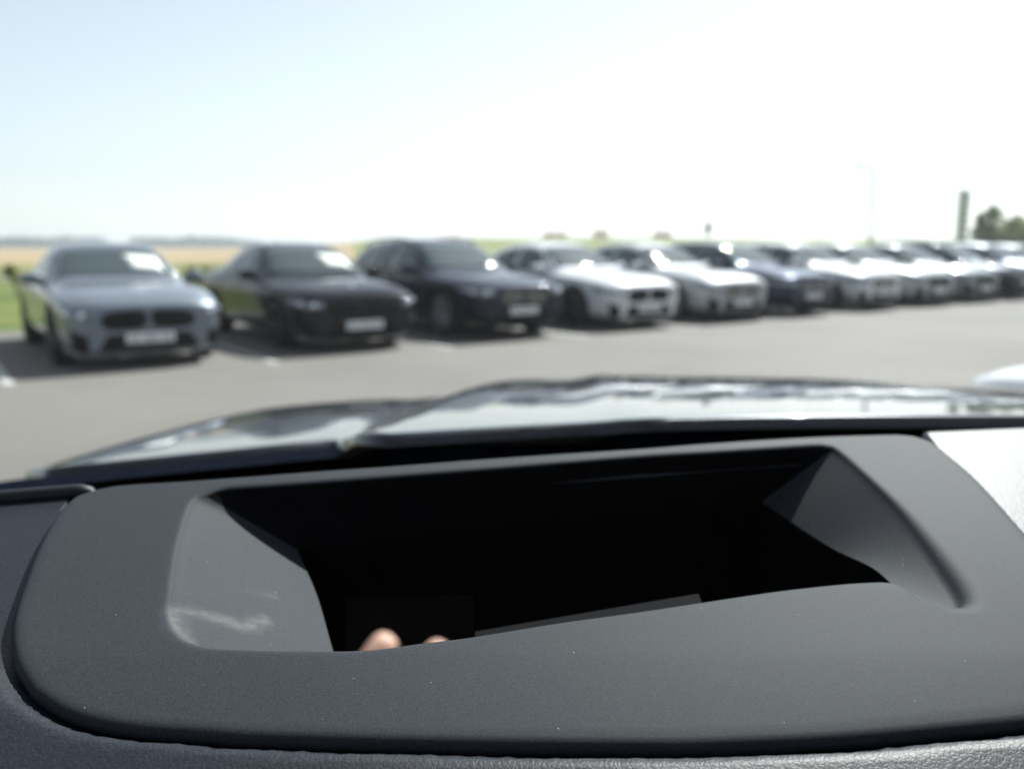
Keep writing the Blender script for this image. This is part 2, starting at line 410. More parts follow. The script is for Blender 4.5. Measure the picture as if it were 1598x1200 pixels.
    c, n_ = h[0], h[1] if h[1].z > 0 else -h[1]; Mx = n_.to_track_quat('Z', 'Y').to_matrix()
    q = MB(); q.lathe([(0.028, 0.006), (0.030, 0.008), (0.040, 0.008), (0.042, 0.0)], 24, 'z'); q.v = [tuple(Mx @ Vector(p)+c) for p in q.v]
    bd = q.build('badge', M_chrome, root, True)
    for i in range(4):
        a = [i*math.pi/2+j*math.pi/12 for j in range(7)]
        vv = [Mx @ Vector((0, 0, 0.0065))+c] + [Mx @ Vector((0.0285*math.cos(t), 0.0285*math.sin(t), 0.0065))+c for t in a]
        mk('badge_quarter', vv, [tuple(range(8))], M_bblue if i % 2 else M_bwhite, bd, False)
    # mirrors
    for s in (-1, 1):
        x = P_['mirror']; y = hw(x)*0.93; z = zs(x)+0.09; q = MB()
        vs = []; nu, nv = 16, 9
        for j in range(nv):
            ph = -math.pi/2+math.pi*j/(nv-1)
            for i in range(nu):
                t = 2*math.pi*i/nu; sg = lambda q_, e: math.copysign(abs(q_)**e, q_)
                vs.append((x+0.075*sg(math.cos(ph), .6)*sg(math.cos(t), .7), s*(y+0.12)+0.125*sg(math.cos(ph), .6)*sg(math.sin(t), .7), z+0.075*sg(math.sin(ph), .7)))
        q.add(vs, grid_faces(nu, nv, True)); mr = q.build('wing_mirror', PAINT['grey'], root, True)
        q = MB(); q.box((x-0.074, s*(y+0.12), z), (0.006, 0.20, 0.11)); q.build('mirror_glass', M_chrome, mr)
        q = MB(); q.tube([(x+0.02, s*(y-0.03), z-0.07), (x+0.01, s*(y+0.06), z-0.05)], [0.03, 0.025], 8); q.build('mirror_stalk', M_mattp, mr, True)
    # sills and door handles
    for s in (-1, 1):
        v, f = patch(bvh, lambda u, v, s=s: (fa-wr-0.08+(ra+wr+0.08-(fa-wr-0.08))*u, s*1.6, 0.225+0.07*v), 14, 3, (0, -s, 0), 0.012); mk('sill', v, f if s < 0 else [q[::-1] for q in f], M_mattp, root)
        for hx in P_['handles']:
            h = bvh.ray_cast(Vector((hx, s*1.6, zs(hx)-0.10)), Vector((0, -s, 0)))[0]
            q = MB(); q.tube([(hx+0.09, h.y+s*0.004, h.z), (hx+0.07, h.y+s*0.03, h.z), (hx-0.07, h.y+s*0.03, h.z), (hx-0.09, h.y+s*0.004, h.z)], 0.012, 6); q.build('door_handle', PAINT['grey'], root, True)
    # wheels
    t, r, d = wheel_meshes(wr, rims_black)
    for ax in (fa, ra):
        for s in (-1, 1):
            we = empty('wheel', (ax, s*(P_['track']), wr), 0 if s > 0 else math.pi); we.parent = root
            link('tyre', t, we); link('rim', r, we); link('brake_disc', d, we)
    # shark-fin aerial, roof rails, rear lamps
    xa = P_['aerial']; q = MB(); z = zt(xa)-0.02
    q.add([(xa+0.07,-.02,z),(xa+0.07,.02,z),(xa-0.08,.025,z),(xa-0.08,-.025,z),(xa-0.05,0,z+0.08),(xa-0.085,0,z+0.075)], [(0,1,4),(1,2,5,4),(2,3,5),(3,0,4,5),(3,2,1,0)])
    q.build('aerial_fin', PAINT['grey'], root)
    if rails:
        for s in (-1, 1):
            pts = []
            for x in np.linspace(0.05, -1.75, 12):
                pts.append((x, s*(tw(x)-0.0), zr(x)+0.045 if -1.7 < x < 0 else zr(x)+0.0))
            q = MB(); q.tube(pts, 0.016, 8); q.build('roof_rail', M_mattp, root, True)
    xr = st[-1][0]
    M_tail = bpy.data.materials.get('tail_lamp') or mat('tail_lamp', (0.35,0.01,0.012), 0.1, spec=0.6, coat=1)
    for s in (-1, 1):
        v, f = patch(bvh, lambda u, v, s=s: (xr-0.5, s*(0.38+0.34*u), P_['tail']+0.10*v), 7, 3, (1, 0, 0), 0.006); mk('tail_light', v, f, M_tail, root)
    return root

SEDAN = dict(fa=1.50, ra=-1.42, wr=0.335, track=0.80, ws=(0.93, 0.24), rw=(-1.72, -1.0), kid=(0.45, 0.66, 0.47, 0.02), lamp=(0.575, 0.66, 0.53, 0.87),
  intake=(0.21, 0.385, 0.44), plate=0.345, badge=(2.27, 0), mirror=0.62, handles=(-0.15, -1.05), aerial=-0.85, tail=0.78,
  sw=[(0.66, -0.32, -0.32, 0.04), (-0.39, -1.50, 0.04, 0.42)], swtop=[(-1.6,0.96),(-1.25,1.16),(-0.8,1.30),(-0.3,1.345),(0.1,1.335),(0.35,1.22),(0.7,0.96)],
  st=[(2.42,.20,.58,.62,.46,.655,.675),(2.40,.165,.71,.655,.54,.70,.72),(2.33,.155,.80,.70,.60,.75,.77),(2.15,.16,.865,.755,.64,.81,.83),(1.85,.17,.90,.80,.66,.86,.88),
      (1.5,.18,.917,.84,.67,.90,.925),(1.12,.19,.92,.865,.68,.925,.95),(0.94,.19,.92,.88,.70,.95,.985),(0.60,.19,.92,.89,.665,1.135,1.18),(0.25,.19,.92,.90,.605,1.325,1.385),(-0.05,.19,.92,.905,.595,1.385,1.435),
      (-0.5,.19,.92,.912,.59,1.40,1.45),(-0.95,.19,.92,.92,.58,1.36,1.41),(-1.35,.19,.92,.928,.57,1.235,1.28),(-1.70,.20,.92,.935,.58,1.085,1.125),(-1.95,.21,.915,.935,.60,1.02,1.05),
      (-2.20,.24,.90,.92,.58,.985,1.015),(-2.36,.28,.85,.87,.50,.94,.97),(-2.42,.36,.72,.76,.40,.82,.84)])
def variant(base, dx=1.0, dz=1.0, dw=1.0, **kw):
    d = dict(base); d['st'] = [(x*dx, zb, hw*dw, zb+(zs-zb)*dz, tw*dw, zb+(zr-zb)*dz, zb+(zt-zb)*dz) for (x, zb, hw, zs, tw, zr, zt) in base['st']]; d.update(kw); return d
COUPE = variant(SEDAN, 0.94, 0.985, 0.985, fa=1.40, ra=-1.30, ws=(0.86, 0.20), rw=(-1.72, -0.92), kid=(0.44, 0.65, 0.50, 0.02), lamp=(0.565, 0.65, 0.55, 0.86),
  badge=(2.13, 0), mirror=0.58, handles=(-0.15, -0.98), aerial=-0.8, sw=[(0.61, -0.30, -0.30, 0.04), (-0.37, -1.42, 0.04, 0.44)], swtop=[(-1.5,0.94),(-1.15,1.12),(-0.75,1.26),(-0.3,1.315),(0.1,1.30),(0.33,1.19),(0.66,0.94)], lip=M_chrome, plate=0.345, track=0.79)
WAGON = dict(SEDAN); WAGON.update(dict(wr=0.35, rw=(-2.15, -1.85), plate=0.42, kid=(0.50, 0.73, 0.42, 0.02), lamp=(0.63, 0.74, 0.50, 0.86), intake=(0.26,0.40,0.42), badge=(2.22, 0), aerial=-1.6, tail=0.9,
  sw=[(0.66, -0.32, -0.30, 0.03), (-0.39, -1.25, 0.03, 0.05), (-1.31, -1.90, 0.05, 0.16)], swtop=[(-2.2,1.05),(-1.9,1.30),(-1.2,1.44),(-0.5,1.47),(0.0,1.46),(0.25,1.37),(0.7,1.0)],
  st=[(2.36,.24,.58,.70,.46,.735,.755),(2.34,.20,.71,.735,.54,.78,.80),(2.27,.19,.80,.775,.60,.825,.845),(2.08,.215,.855,.805,.60,.865,.885),(1.82,.21,.895,.845,.64,.91,.93),
      (1.48,.21,.92,.885,.66,.95,.975),(1.10,.21,.925,.92,.68,.99,1.02),(0.93,.21,.925,.935,.70,1.015,1.05),(0.62,.21,.925,.945,.67,1.20,1.245),(0.28,.21,.925,.955,.63,1.40,1.46),(-0.02,.21,.925,.96,.62,1.47,1.525),
      (-0.5,.21,.925,.967,.615,1.495,1.55),(-1.0,.21,.925,.975,.605,1.485,1.54),(-1.5,.21,.925,.983,.59,1.45,1.505),(-1.85,.22,.92,.985,.575,1.38,1.43),(-2.08,.23,.905,.98,.58,1.21,1.25),
      (-2.24,.26,.885,.95,.60,1.04,1.07),(-2.33,.30,.84,.89,.52,.96,.99),(-2.37,.38,.72,.78,.42,.84,.86)]))
WAGON = variant(WAGON, 1.0, 0.965, 1.0, swtop=[(a, 0.22+(b-0.22)*0.965) for a, b in WAGON['swtop']])
HATCH = variant(WAGON, 0.93, 0.975, 0.975, fa=1.38, ra=-1.28, wr=0.33, ws=(0.85, 0.22), rw=(-2.0,-1.72), badge=(2.06,0), mirror=0.57, handles=(-0.15,-0.95), aerial=-1.5, tail=0.85, plate=0.39,
  kid=(0.47,0.675,0.42,0.02), lamp=(0.58,0.68,0.50,0.83), intake=(0.24,0.37,0.40), track=0.79, sw=[(0.61,-0.30,-0.28,0.03),(-0.37,-1.15,0.03,0.06),(-1.21,-1.72,0.06,0.16)], swtop=[(-2.0,1.0),(-1.75,1.24),(-1.1,1.36),(-0.5,1.385),(0,1.375),(0.23,1.29),(0.66,0.95)])
PROTO = {'coupe': make_car(COUPE, True), 'wagon': make_car(WAGON, False, rails=True), 'sedan': make_car(SEDAN, True), 'sedan_s': make_car(SEDAN, False), 'hatch': make_car(HATCH, False)}
LEN = {'coupe': 2.27, 'wagon': 2.36, 'sedan': 2.42, 'sedan_s': 2.42, 'hatch': 2.2}
HEAD = math.atan2(-NB.y, -NB.x)
CARS = [  # proto, paint, offset along the row, offset to the front, label
 ('coupe', 'grey', 0.0, 0.0, 'grey metallic four-door coupe with white paper in windscreen, at the grass end of the row'),
 ('coupe', 'black', 2.65, 0.0, 'black four-door coupe with white paper in windscreen, beside the grey coupe'),
 ('wagon', 'navy', 5.25, 0.0, 'dark navy estate car with roof rails between black coupe and white saloon'),
 ('sedan', 'white', 7.85, 0.0, 'white saloon with black wheels and black grille next to the navy estate'),
 ('sedan_s', 'silver', 10.25, 0.0, 'silver saloon with bright alloy wheels next to the white saloon'),
 ('hatch', 'blue', 12.4, 0.0, 'dark blue hatchback between the silver saloon and a white hatchback'),
 ('hatch', 'white', 14.9, 0.0, 'white hatchback right after the dark blue hatchback'),
 ('sedan', 'silver', 17.2, 0.0, 'silver saloon with black wheels beside the white hatchback'),
 ('coupe', 'midgrey', 19.4, 0.0, 'mid grey coupe after the silver saloon with black wheels'),
 ('wagon', 'navy', 21.6, 0.0, 'dark navy estate car with roof rails beyond the mid grey coupe'),
 ('hatch', 'grey', 24.0, 0.0, 'grey hatchback beyond the far navy estate car'),
 ('sedan_s', 'white', 26.4, 0.0, 'white saloon with silver wheels at the far end of the row'),
]
used = set()
def place_car(proto, pnt, loc, rz, label, group):
    if proto in used: root = copy_tree(PROTO[proto], None, {'paint_grey': PAINT[pnt]})
    else:
        root = PROTO[proto]; used.add(proto)
        for c in root.children_recursive:
            if c.type == 'MESH':
                for i, sl in enumerate(c.material_slots):
                    if c.data.materials[i] and c.data.materials[i].name == 'paint_grey': sl.link = 'OBJECT'; sl.material = PAINT[pnt]
    root.location = loc; root.rotation_euler = (0, 0, rz); tag(root, label, 'car', group); return root
car_roots = []
for (pr, pn, a, b, lab) in CARS:
    c = ROW0 + E*(a-0.85) + NB*(LEN[pr]-0.25-b)
    car_roots.append(place_car(pr, pn, (c.x, c.y, 0.004), HEAD, lab, 'cars parked in the row across the aisle'))
# neighbour on our own side of the aisle
place_car('sedan_s', 'white', (3.02, 1.75, 0.004), math.pi/2, 'white saloon parked beside the dark car, only its bonnet showing', None)

# papers lying behind the first two windscreens
bpy.context.view_layer.update()
def paper(car, lab):
    ws = [o for o in car.children if o.name.startswith('windscreen')][0]
    bv = BVHTree.FromPolygons([v.co.copy() for v in ws.data.vertices], [tuple(p.vertices) for p in ws.data.polygons])
    vs = []
    for j in range(5):
        for i in range(5):
            h = bv.ray_cast(Vector((0.72-0.30*j/4+0.03*i/4, 0.16+0.40*i/4-0.05*j/4, 2)), Vector((0, 0, -1))); vs.append(car.matrix_world @ (h[0]+Vector((0.002, 0, 0.004))))
    base = vs[12].copy(); o = mk('price_sheet', [v-base for v in vs], grid_faces(5, 5), M_paper); o.location = base
    m = o.modifiers.new('t', 'SOLIDIFY'); m.thickness = 0.001
    tag(o, lab, 'paper')
paper(car_roots[0], 'white price sheet in the windscreen of the grey coupe')
paper(car_roots[1], 'white price sheet in the windscreen of the black coupe')

# bay lines
for k in range(12):
    a = 0.42 + 2.42*k; q = MB()
    p = [rowpt(a-0.05, -0.75), rowpt(a+0.05, -0.75), rowpt(a+0.05, 4.6), rowpt(a-0.05, 4.6)]
    o = mk('bay_line', [(x, y, 0.008) for x, y, _ in p], [(0,1,2,3)], M_line, smooth=False); tag(o, kind='structure')
p = [rowpt(-2.35, -0.75), rowpt(-2.25, -0.75), rowpt(-2.25, 4.6), rowpt(-2.35, 4.6)]
tag(mk('bay_line', [(x, y, 0.008) for x, y, _ in p], [(0,1,2,3)], M_line, smooth=False), kind='structure')
# ------------------------------------------------------------------ our own car, seen from the driver's seat
CX = 0.37                                     # car centre line, right of the eye (left-hand drive)
own = empty('car', (CX, 0.9, 0.004)); tag(own, 'dark navy car whose dashboard, windscreen and bonnet surround the viewer', 'car')
OFF = Vector((-CX, -0.9, H-0.004))
def ov(p): return Vector(p) + OFF             # eye-relative -> own-car coordinates
def omk(name, verts, faces, m, parent=None, smooth=True): return mk(name, [ov(v) for v in verts], faces, m, parent or own, smooth)

# --- materials of the cabin
def plastic(name, col, rough, grain, gs, spec=0.5, dust=0.0, leather=False):
    m = mat(name, col, rough, spec=spec); p = P(m)
    n1 = tex(m, 'ShaderNodeTexNoise', 3.0, 5); n2 = tex(m, 'ShaderNodeTexNoise', gs, 2)
    c = ramp(m, n1.outputs['Fac'], [(0.3, [q*0.86 for q in col]), (0.7, [q*1.14 for q in col])]).outputs[0]
    sp = ramp(m, n2.outputs['Fac'], [(0.35, (0.72,0.72,0.72)), (0.65, (1.3,1.3,1.3))])
    x = N(m, 'ShaderNodeMix', data_type='RGBA', blend_type='MULTIPLY'); x.inputs[0].default_value = 1
    L(m, c, x.inputs[6]); L(m, sp.outputs[0], x.inputs[7]); c = x.outputs[2]
    if dust:
        for sc, th, amt in ((85, 0.020, 0.8), (150, 0.028, 0.55), (300, 0.036, 0.3)):
            v = tex(m, 'ShaderNodeTexVoronoi', sc); 
            k = N(m, 'ShaderNodeMath', operation='LESS_THAN'); L(m, v.outputs['Distance'], k.inputs[0]); k.inputs[1].default_value = th
            g = N(m, 'ShaderNodeSeparateColor'); L(m, v.outputs['Color'], g.inputs[0])
            k2 = N(m, 'ShaderNodeMath', operation='GREATER_THAN'); L(m, g.outputs[0], k2.inputs[0]); k2.inputs[1].default_value = 0.4
            k3 = N(m, 'ShaderNodeMath', operation='MULTIPLY'); L(m, k.outputs[0], k3.inputs[0]); L(m, k2.outputs[0], k3.inputs[1])
            k4 = N(m, 'ShaderNodeMath', operation='MULTIPLY'); L(m, k3.outputs[0], k4.inputs[0]); k4.inputs[1].default_value = amt*dust
            c = mixrgb(m, k4.outputs[0], c, (0.55,0.55,0.5))
        at_ = N(m, 'ShaderNodeAttribute', attribute_name='scuff'); sn = tex(m, 'ShaderNodeTexNoise', 260, 3)
        k5 = N(m, 'ShaderNodeMath', operation='MULTIPLY'); L(m, at_.outputs['Fac'], k5.inputs[0]); L(m, sn.outputs['Fac'], k5.inputs[1])
        c = mixrgb(m, k5.outputs[0], c, (0.16,0.165,0.16))
    L(m, c, p.inputs['Base Color'])
    b = N(m, 'ShaderNodeBump'); b.inputs['Strength'].default_value = grain; b.inputs['Distance'].default_value = 0.0006
    if leather:
        v = tex(m, 'ShaderNodeTexVoronoi', 520, coord='Object'); v.feature = 'DISTANCE_TO_EDGE'
        wv = tex(m, 'ShaderNodeTexNoise', 300, 3); mp = N(m, 'ShaderNodeVectorMath', operation='MULTIPLY_ADD')
        tc = N(m, 'ShaderNodeTexCoord'); L(m, wv.outputs['Color'], mp.inputs[0]); mp.inputs[1].default_value = (0.003,0.003,0.003); L(m, tc.outputs['Object'], mp.inputs[2])
        L(m, mp.outputs[0], v.inputs['Vector'])
        rr_ = ramp(m, v.outputs['Distance'], [(0.0, (0,0,0)), (0.22, (1,1,1))]); L(m, rr_.outputs[0], b.inputs['Height'])
    else: L(m, n2.outputs['Fac'], b.inputs['Height'])
    L(m, b.outputs[0], p.inputs['Normal']); return m
M_bezel = plastic('bezel_plastic', (0.0225,0.0265,0.032), 0.68, 0.10, 1500, 0.17, dust=1.0)
M_dash = plastic('dash_leather', (0.013,0.0155,0.021), 0.47, 0.14, 900, 0.25, leather=True)
M_liner = noisy('black_liner', (0.003,0.003,0.0035), (0.005,0.005,0.006), 60, 0.9, spec=0.08)
M_cabin = noisy('cabin_black', (0.005,0.005,0.006), (0.008,0.008,0.009), 12, 0.9, spec=0.08)
M_head = noisy('headliner_cloth', (0.006,0.006,0.0065), (0.009,0.009,0.0095), 300, 0.95, spec=0.1)
M_own = paint('paint_own', (0.006,0.009,0.016), 0.3, 0.3); P(M_own).inputs['Coat Roughness'].default_value = 0.012; P(M_own).inputs['Coat IOR'].default_value = 1.5; P(M_own).inputs['Specular IOR Level'].default_value = 0.1
M_cowl = noisy('cowl_plastic', (0.003,0.0045,0.009), (0.005,0.007,0.013), 50, 0.9, spec=0.0)
M_mirr = mat('mirror', (0.9,0.9,0.9), 0.01, 1.0)
# windscreen: clear pane that mirrors a little (Fresnel) and carries a thin film of dust
M_ws = bpy.data.materials.new('windscreen_glass'); M_ws.use_nodes = True; t_ = M_ws.node_tree
for n in list(t_.nodes):
    if n.type == 'BSDF_PRINCIPLED': t_.nodes.remove(n)
out = [n for n in t_.nodes if n.type == 'OUTPUT_MATERIAL'][0]
tr = N(M_ws, 'ShaderNodeBsdfTransparent'); tr.inputs[0].default_value = (0.875,0.935,0.955,1)
gl = N(M_ws, 'ShaderNodeBsdfGlossy'); gl.inputs['Roughness'].default_value = 0.0
fr = N(M_ws, 'ShaderNodeFresnel'); fr.inputs[0].default_value = 1.5
m1 = N(M_ws, 'ShaderNodeMixShader'); fk = N(M_ws, 'ShaderNodeMath', operation='MULTIPLY'); L(M_ws, fr.outputs[0], fk.inputs[0]); fk.inputs[1].default_value = 0.28; L(M_ws, fk.outputs[0], m1.inputs[0]); L(M_ws, tr.outputs[0], m1.inputs[1]); L(M_ws, gl.outputs[0], m1.inputs[2])
tl = N(M_ws, 'ShaderNodeBsdfTranslucent'); tl.inputs[0].default_value = (0.9,0.9,0.88,1)
dn = tex(M_ws, 'ShaderNodeTexNoise', 4, 6); dr = ramp(M_ws, dn.outputs['Fac'], [(0.35, (0.0006,)*3), (0.7, (0.0022,)*3)])
m2 = N(M_ws, 'ShaderNodeMixShader'); L(M_ws, dr.outputs[0], m2.inputs[0]); L(M_ws, m1.outputs[0], m2.inputs[1]); L(M_ws, tl.outputs[0], m2.inputs[2])
L(M_ws, m2.outputs[0], out.inputs[0])

# --- head-up display surround: top skin between an outer outline and the opening, rolled rim, flared side walls
def zb(X, Y):
    z = -0.165 + (Y-0.26)*0.2
    if Y < 0.303: z -= 0.045*(0.303-Y) + 0.9*(0.303-Y)**2
    return z
OUT = {'far': [(130,770),(180,758),(300,750),(500,735),(600,728),(800,713),(998,700),(1100,692),(1261,682),(1392,678),(1425,680)],
 'right': [(1425,680),(1452,689),(1480,710),(1524,749),(1598,832),(1650,893),(1700,960),(1725,1010)],
 'near': [(1725,1010),(1735,1045),(1715,1080),(1660,1103),(1598,1117),(1412,1135),(1287,1145),(1100,1153),(1000,1154),(700,1150),(400,1141),(320,1135),(215,1127),(146,1115),(96,1096),(57,1069)],
 'left': [(57,1069),(34,1031),(26,993),(29,955),(46,901),(69,843),(96,797),(117,776),(130,770)]}
TOP = {'far': [(322,770),(335,764),(360,760),(450,754),(700,735),(800,727),(998,711),(1100,705),(1223,697),(1278,694),(1299,697)],
 'right': [(1299,697),(1326,719),(1393,782),(1449,850),(1490,908),(1500,930)],
 'near': [(1500,930),(1488,938),(1440,920),(1392,902),(1348,903),(1270,912),(1195,921),(1000,950),(870,968),(734,990),(659,999),(594,1008),(545,1011),(480,1011),(400,1010),(325,1006),(294,997)],
 'left': [(294,997),(275,977),(268,950),(272,900),(281,845),(297,792),(309,775),(322,770)]}
NS = {'far': 60, 'right': 40, 'near': 80, 'left': 40}
def outline(D):
    pts = []; side = []
    for k in ('far', 'right', 'near', 'left'):
        q = resample([tuple(on(a, b, zb))[:2] for a, b in D[k]], NS[k]+1)[:-1]; pts += [tuple(p) for p in q]; side += [k]*NS[k]
    return np.array(pts), side
Oo, _ = outline(OUT); To, SIDE = outline(TOP); n = len(Oo)
def normals2(P2):      # outward normals in plan
    d = np.roll(P2, -3, 0)-np.roll(P2, 3, 0); d /= np.linalg.norm(d, axis=1)[:, None]; nn = np.stack([d[:, 1], -d[:, 0]], 1)
    c = P2.mean(0); s = np.sign(((P2-c)*nn).sum()); return nn*s
On = normals2(Oo); Tn = normals2(To)
# lower edge of the flared walls: (X, Y, depth below the skin)
MID = {'far': [(-0.118,0.436,.034),(0.0,0.461,.034),(0.152,0.4885,.034)], 'right': [(0.152,0.4885,.034),(0.170,0.43,.028),(0.177,0.388,.016),(0.177,0.356,.010)],
 'near': [(0.177,0.356,.010),(0.158,0.354,.012),(0.10,0.337,.022),(0.0,0.314,.03),(-0.06,0.300,.034)], 'left': [(-0.06,0.300,.034),(-0.082,0.355,.034),(-0.098,0.395,.034),(-0.118,0.436,.034)]}
Mo = np.array([tuple(p) for k in ('far','right','near','left') for p in resample(MID[k], NS[k]+1)[:-1]])
FW = []
for i in range(n):
    if SIDE[i] == 'right': FW.append(0.0035+0.0065*sstep(0.2, 1.0, (i-60)/40))
    elif SIDE[i] == 'near' and i < 117: FW.append(0.0035+0.0065*sstep(117, 100, i))
    else: FW.append(0.0035)
FW = np.array(FW); FC = FW[:, None]
vs = []; rows = 0
def ringadd(xy, dz):
    global rows
    for i in range(n): vs.append((xy[i][0], xy[i][1], zb(*xy[i]) - (dz[i] if hasattr(dz, '__len__') else dz)))
    rows += 1
ringadd(Oo - On*0.012, 0.012)
ringadd(Oo + On*0.0016, 0.0055)
for a in (8, 25, 45, 65, 90):                                # rolled outer rim, 3 mm radius
    ringadd(Oo + On*(0.0022-0.0036*(1-math.cos(R(a)))), 0.0042*(1-math.sin(R(a))) )
Oi = Oo - On*0.0014
for s in np.linspace(0, 1, 16)[1:]:
    ringadd(Oi*(1-s) + (To+Tn*FC)*s, 0.0)
for a in (15, 30, 45, 60, 75):
    q = math.sin(R(a)); ringadd(To + Tn*FC*(1-q), FW*(1-math.cos(R(a)))*0.6)
base_w = rows
TT = To
for s in np.linspace(0.06, 1, 14):
    ringadd(TT*(1-s) + Mo[:, :2]*s, FW*0.55 + (Mo[:, 2]-FW*0.55)*s)
vs = [ov(v) for v in vs]
fs = []; fm = []
for j in range(rows-1):
    for i in range(n):
        fs.append((j*n+i, j*n+(i+1) % n, (j+1)*n+(i+1) % n, (j+1)*n+i)); sd_ = SIDE[i]
        fm.append(1 if (j >= base_w-1 and (sd_ == 'far' or (sd_ == 'near' and i >= 115))) else 0)  # far wall's shade put in as the well's black, side walls stay bezel plastic
me = mesh_of('hud_surround', vs, fs, True, [M_bezel, M_liner], fm)
bm = bmesh.new(); bm.from_mesh(me); bmesh.ops.recalc_face_normals(bm, faces=bm.faces)
if sum(f.normal.z for f in bm.faces) < 0: bmesh.ops.reverse_faces(bm, faces=bm.faces)
bm.to_mesh(me); bm.free()
# rubbed marks on the left wall and skin, stored as a wear mask
def seg_d(p, a, b):
    ab = b-a; t = max(0, min(1, (p-a).dot(ab)/ab.length_squared)); return (p-(a+ab*t)).length
def wallpt(px, py, d): return ov(on(px, py, lambda X, Y: zb(X, Y)-d))
SC1 = [[wallpt(272,958,.004), wallpt(300,962,.008), wallpt(345,968,.012), wallpt(385,978,.016), wallpt(410,968,.02)], [wallpt(270,955,.002), wallpt(275,978,.002), wallpt(292,994,.002)]]
SC2 = [[wallpt(342,925,.014), wallpt(365,929,.017), wallpt(430,931,.024)]]
at_ = me.attributes.new('scuff', 'FLOAT', 'POINT')
val = []
for v in me.vertices:
    d1 = min(seg_d(v.co, a, b) for s in SC1 for a, b in zip(s, s[1:])); d2 = min(seg_d(v.co, a, b) for s in SC2 for a, b in zip(s, s[1:]))
    val.append(max(0.9*math.exp(-(d1/0.0032)**2), 0.6*math.exp(-(d2/0.0016)**2)))
at_.data.foreach_set('value', val)
hud = link('hud_surround', me, own); hud['label'] = 'dark grey plastic frame of the head-up display with a deep opening'
# black well under the opening, with its floor
vs = []
for sh, dz in ((0.0, 0.0), (0.003, 0.012), (0.004, 0.085)):
    for i in range(n):
        c = Mo[:, :2].mean(0); p = Mo[i, :2] + (Mo[i, :2]-c)/np.linalg.norm(Mo[i, :2]-c)*sh
        vs.append((p[0], p[1], zb(*p) - Mo[i, 2]*(1 if dz < .05 else 0.3) - dz))
fs = grid_faces(n, 3, True) + [tuple(range(2*n, 3*n))]
omk('projector_well', vs, fs, M_liner, hud, True)
# ledge behind the near lip
A_, B_ = on(742, 985, lambda X, Y: zb(X, Y)-.030), on(1090, 926, lambda X, Y: zb(X, Y)-.030)
q = MB(); A2, B2 = Vector((A_.x-0.0, A_.y-0.05, A_.z-0.01)), Vector((B_.x+0.0, B_.y-0.03, B_.z-0.006))
dn_ = Vector((0, 0, -0.004)); q.add([A_, B_, B2, A2, A_+dn_, B_+dn_, B2+dn_, A2+dn_], [(0,1,2,3),(7,6,5,4),(0,4,5,1),(1,5,6,2),(2,6,7,3),(3,7,4,0)])
omk('inner_ledge', q.v, q.f, M_cabin, hud, False)
# projector mirror, turned back towards the driver
mc = on(640, 1000, lambda X, Y: zb(X, Y)-.045)
tgt = Vector((-0.048, 0.0, 0.034))
mn = ((-mc).normalized() + (tgt-mc).normalized()).normalized()
ux = Vector((0,0,1)).cross(mn).normalized(); uy = mn.cross(ux)
vs = []
for j in range(7):
    for i in range(11):
        a, b = (i/10-.5)*0.062, (j/6-.5)*0.034+0.004
        vs.append(mc + ux*a + uy*b + mn*((a*a+b*b)*0.55))
f_ = grid_faces(11, 7)
mo = omk('projector_mirror', vs, f_, M_mirr, hud, True); omk('mirror_back', [v-mn*0.002 for v in vs], f_, M_liner, hud, True)

# --- dashboard: padded top with a rolled brow, a far lip, then a black shelf down to the glass
def farY(X): return interp([(-0.75,0.26),(-0.5,0.37),(-0.283,0.447),(0.0,0.50),(0.338,0.532),(0.7,0.54),(1.1,0.50),(1.4,0.40),(1.5,0.30)], X)
FB = [(p[0], p[1]) for p, sd_ in zip(Oo, SIDE) if sd_ == 'far']
farY0 = farY
def farY(X):
    y = farY0(X)
    return min(y, interp(FB, X)-0.006) if FB[0][0]-0.012 < X < FB[-1][0]+0.024 else y
OP = np.array(Oo)
def zd(X, Y):
    dm = np.min((OP[:, 0]-X)**2+(OP[:, 1]-Y)**2)**0.5
    up = 0.0080*sstep(0.002, 0.010, dm) if (Y < 0.36 and not inside(X, Y, OP)) else 0.0
    return zb(X, max(Y, 0.2)) - 0.006 + up*sstep(0.32, 0.27, Y)
def inside(x, y, Q):
    a, b = Q, np.roll(Q, 1, 0); c = (a[:, 1] > y) != (b[:, 1] > y)
    with np.errstate(divide='ignore', invalid='ignore'): xi = (b[:, 0]-a[:, 0])*(y-a[:, 1])/(b[:, 1]-a[:, 1])+a[:, 0]
    return bool(np.sum(c & (x < xi)) % 2)
vs = []; us = np.concatenate([np.linspace(-0.62, -0.26, 40)[:-1], np.linspace(-0.26, 0.40, 200), np.linspace(0.40, 1.36, 60)[1:]])
prof = [(-0.02, -0.30), (0.06, -0.22), (0.10, -0.12), (0.135, -0.06), (0.165, -0.028), (0.195, -0.011), (0.22, -0.003)]
for (Y, dz) in prof:
    for X in us: vs.append((X, Y, zd(X, 0.22)+dz))
tt = np.linspace(0, 1, 75)
for t in tt[1:]:
    for X in us:
        Y = 0.22+(farY(X)-0.22)*t; vs.append((X, Y, zd(X, Y)))
nr = len(prof)+len(tt)-1
for (dy, dz) in ((0.003, -0.001), (0.006, -0.006), (0.007, -0.03)):
    for X in us: vs.append((X, farY(X)+dy, zd(X, farY(X))+dz)); 
    nr += 1
poly = Oo*0.93 + Oo.mean(0)*0.07
IN = [inside(v[0], v[1], poly) for v in vs]
omk('dashboard', vs, [f for f in grid_faces(len(us), nr) if not any(IN[i] for i in f)], M_dash)
def GY(X, z): return 0.46 - 1.9*z - 0.22*(X-CX)**2*(1+0.0*z)            # inner face of the windscreen
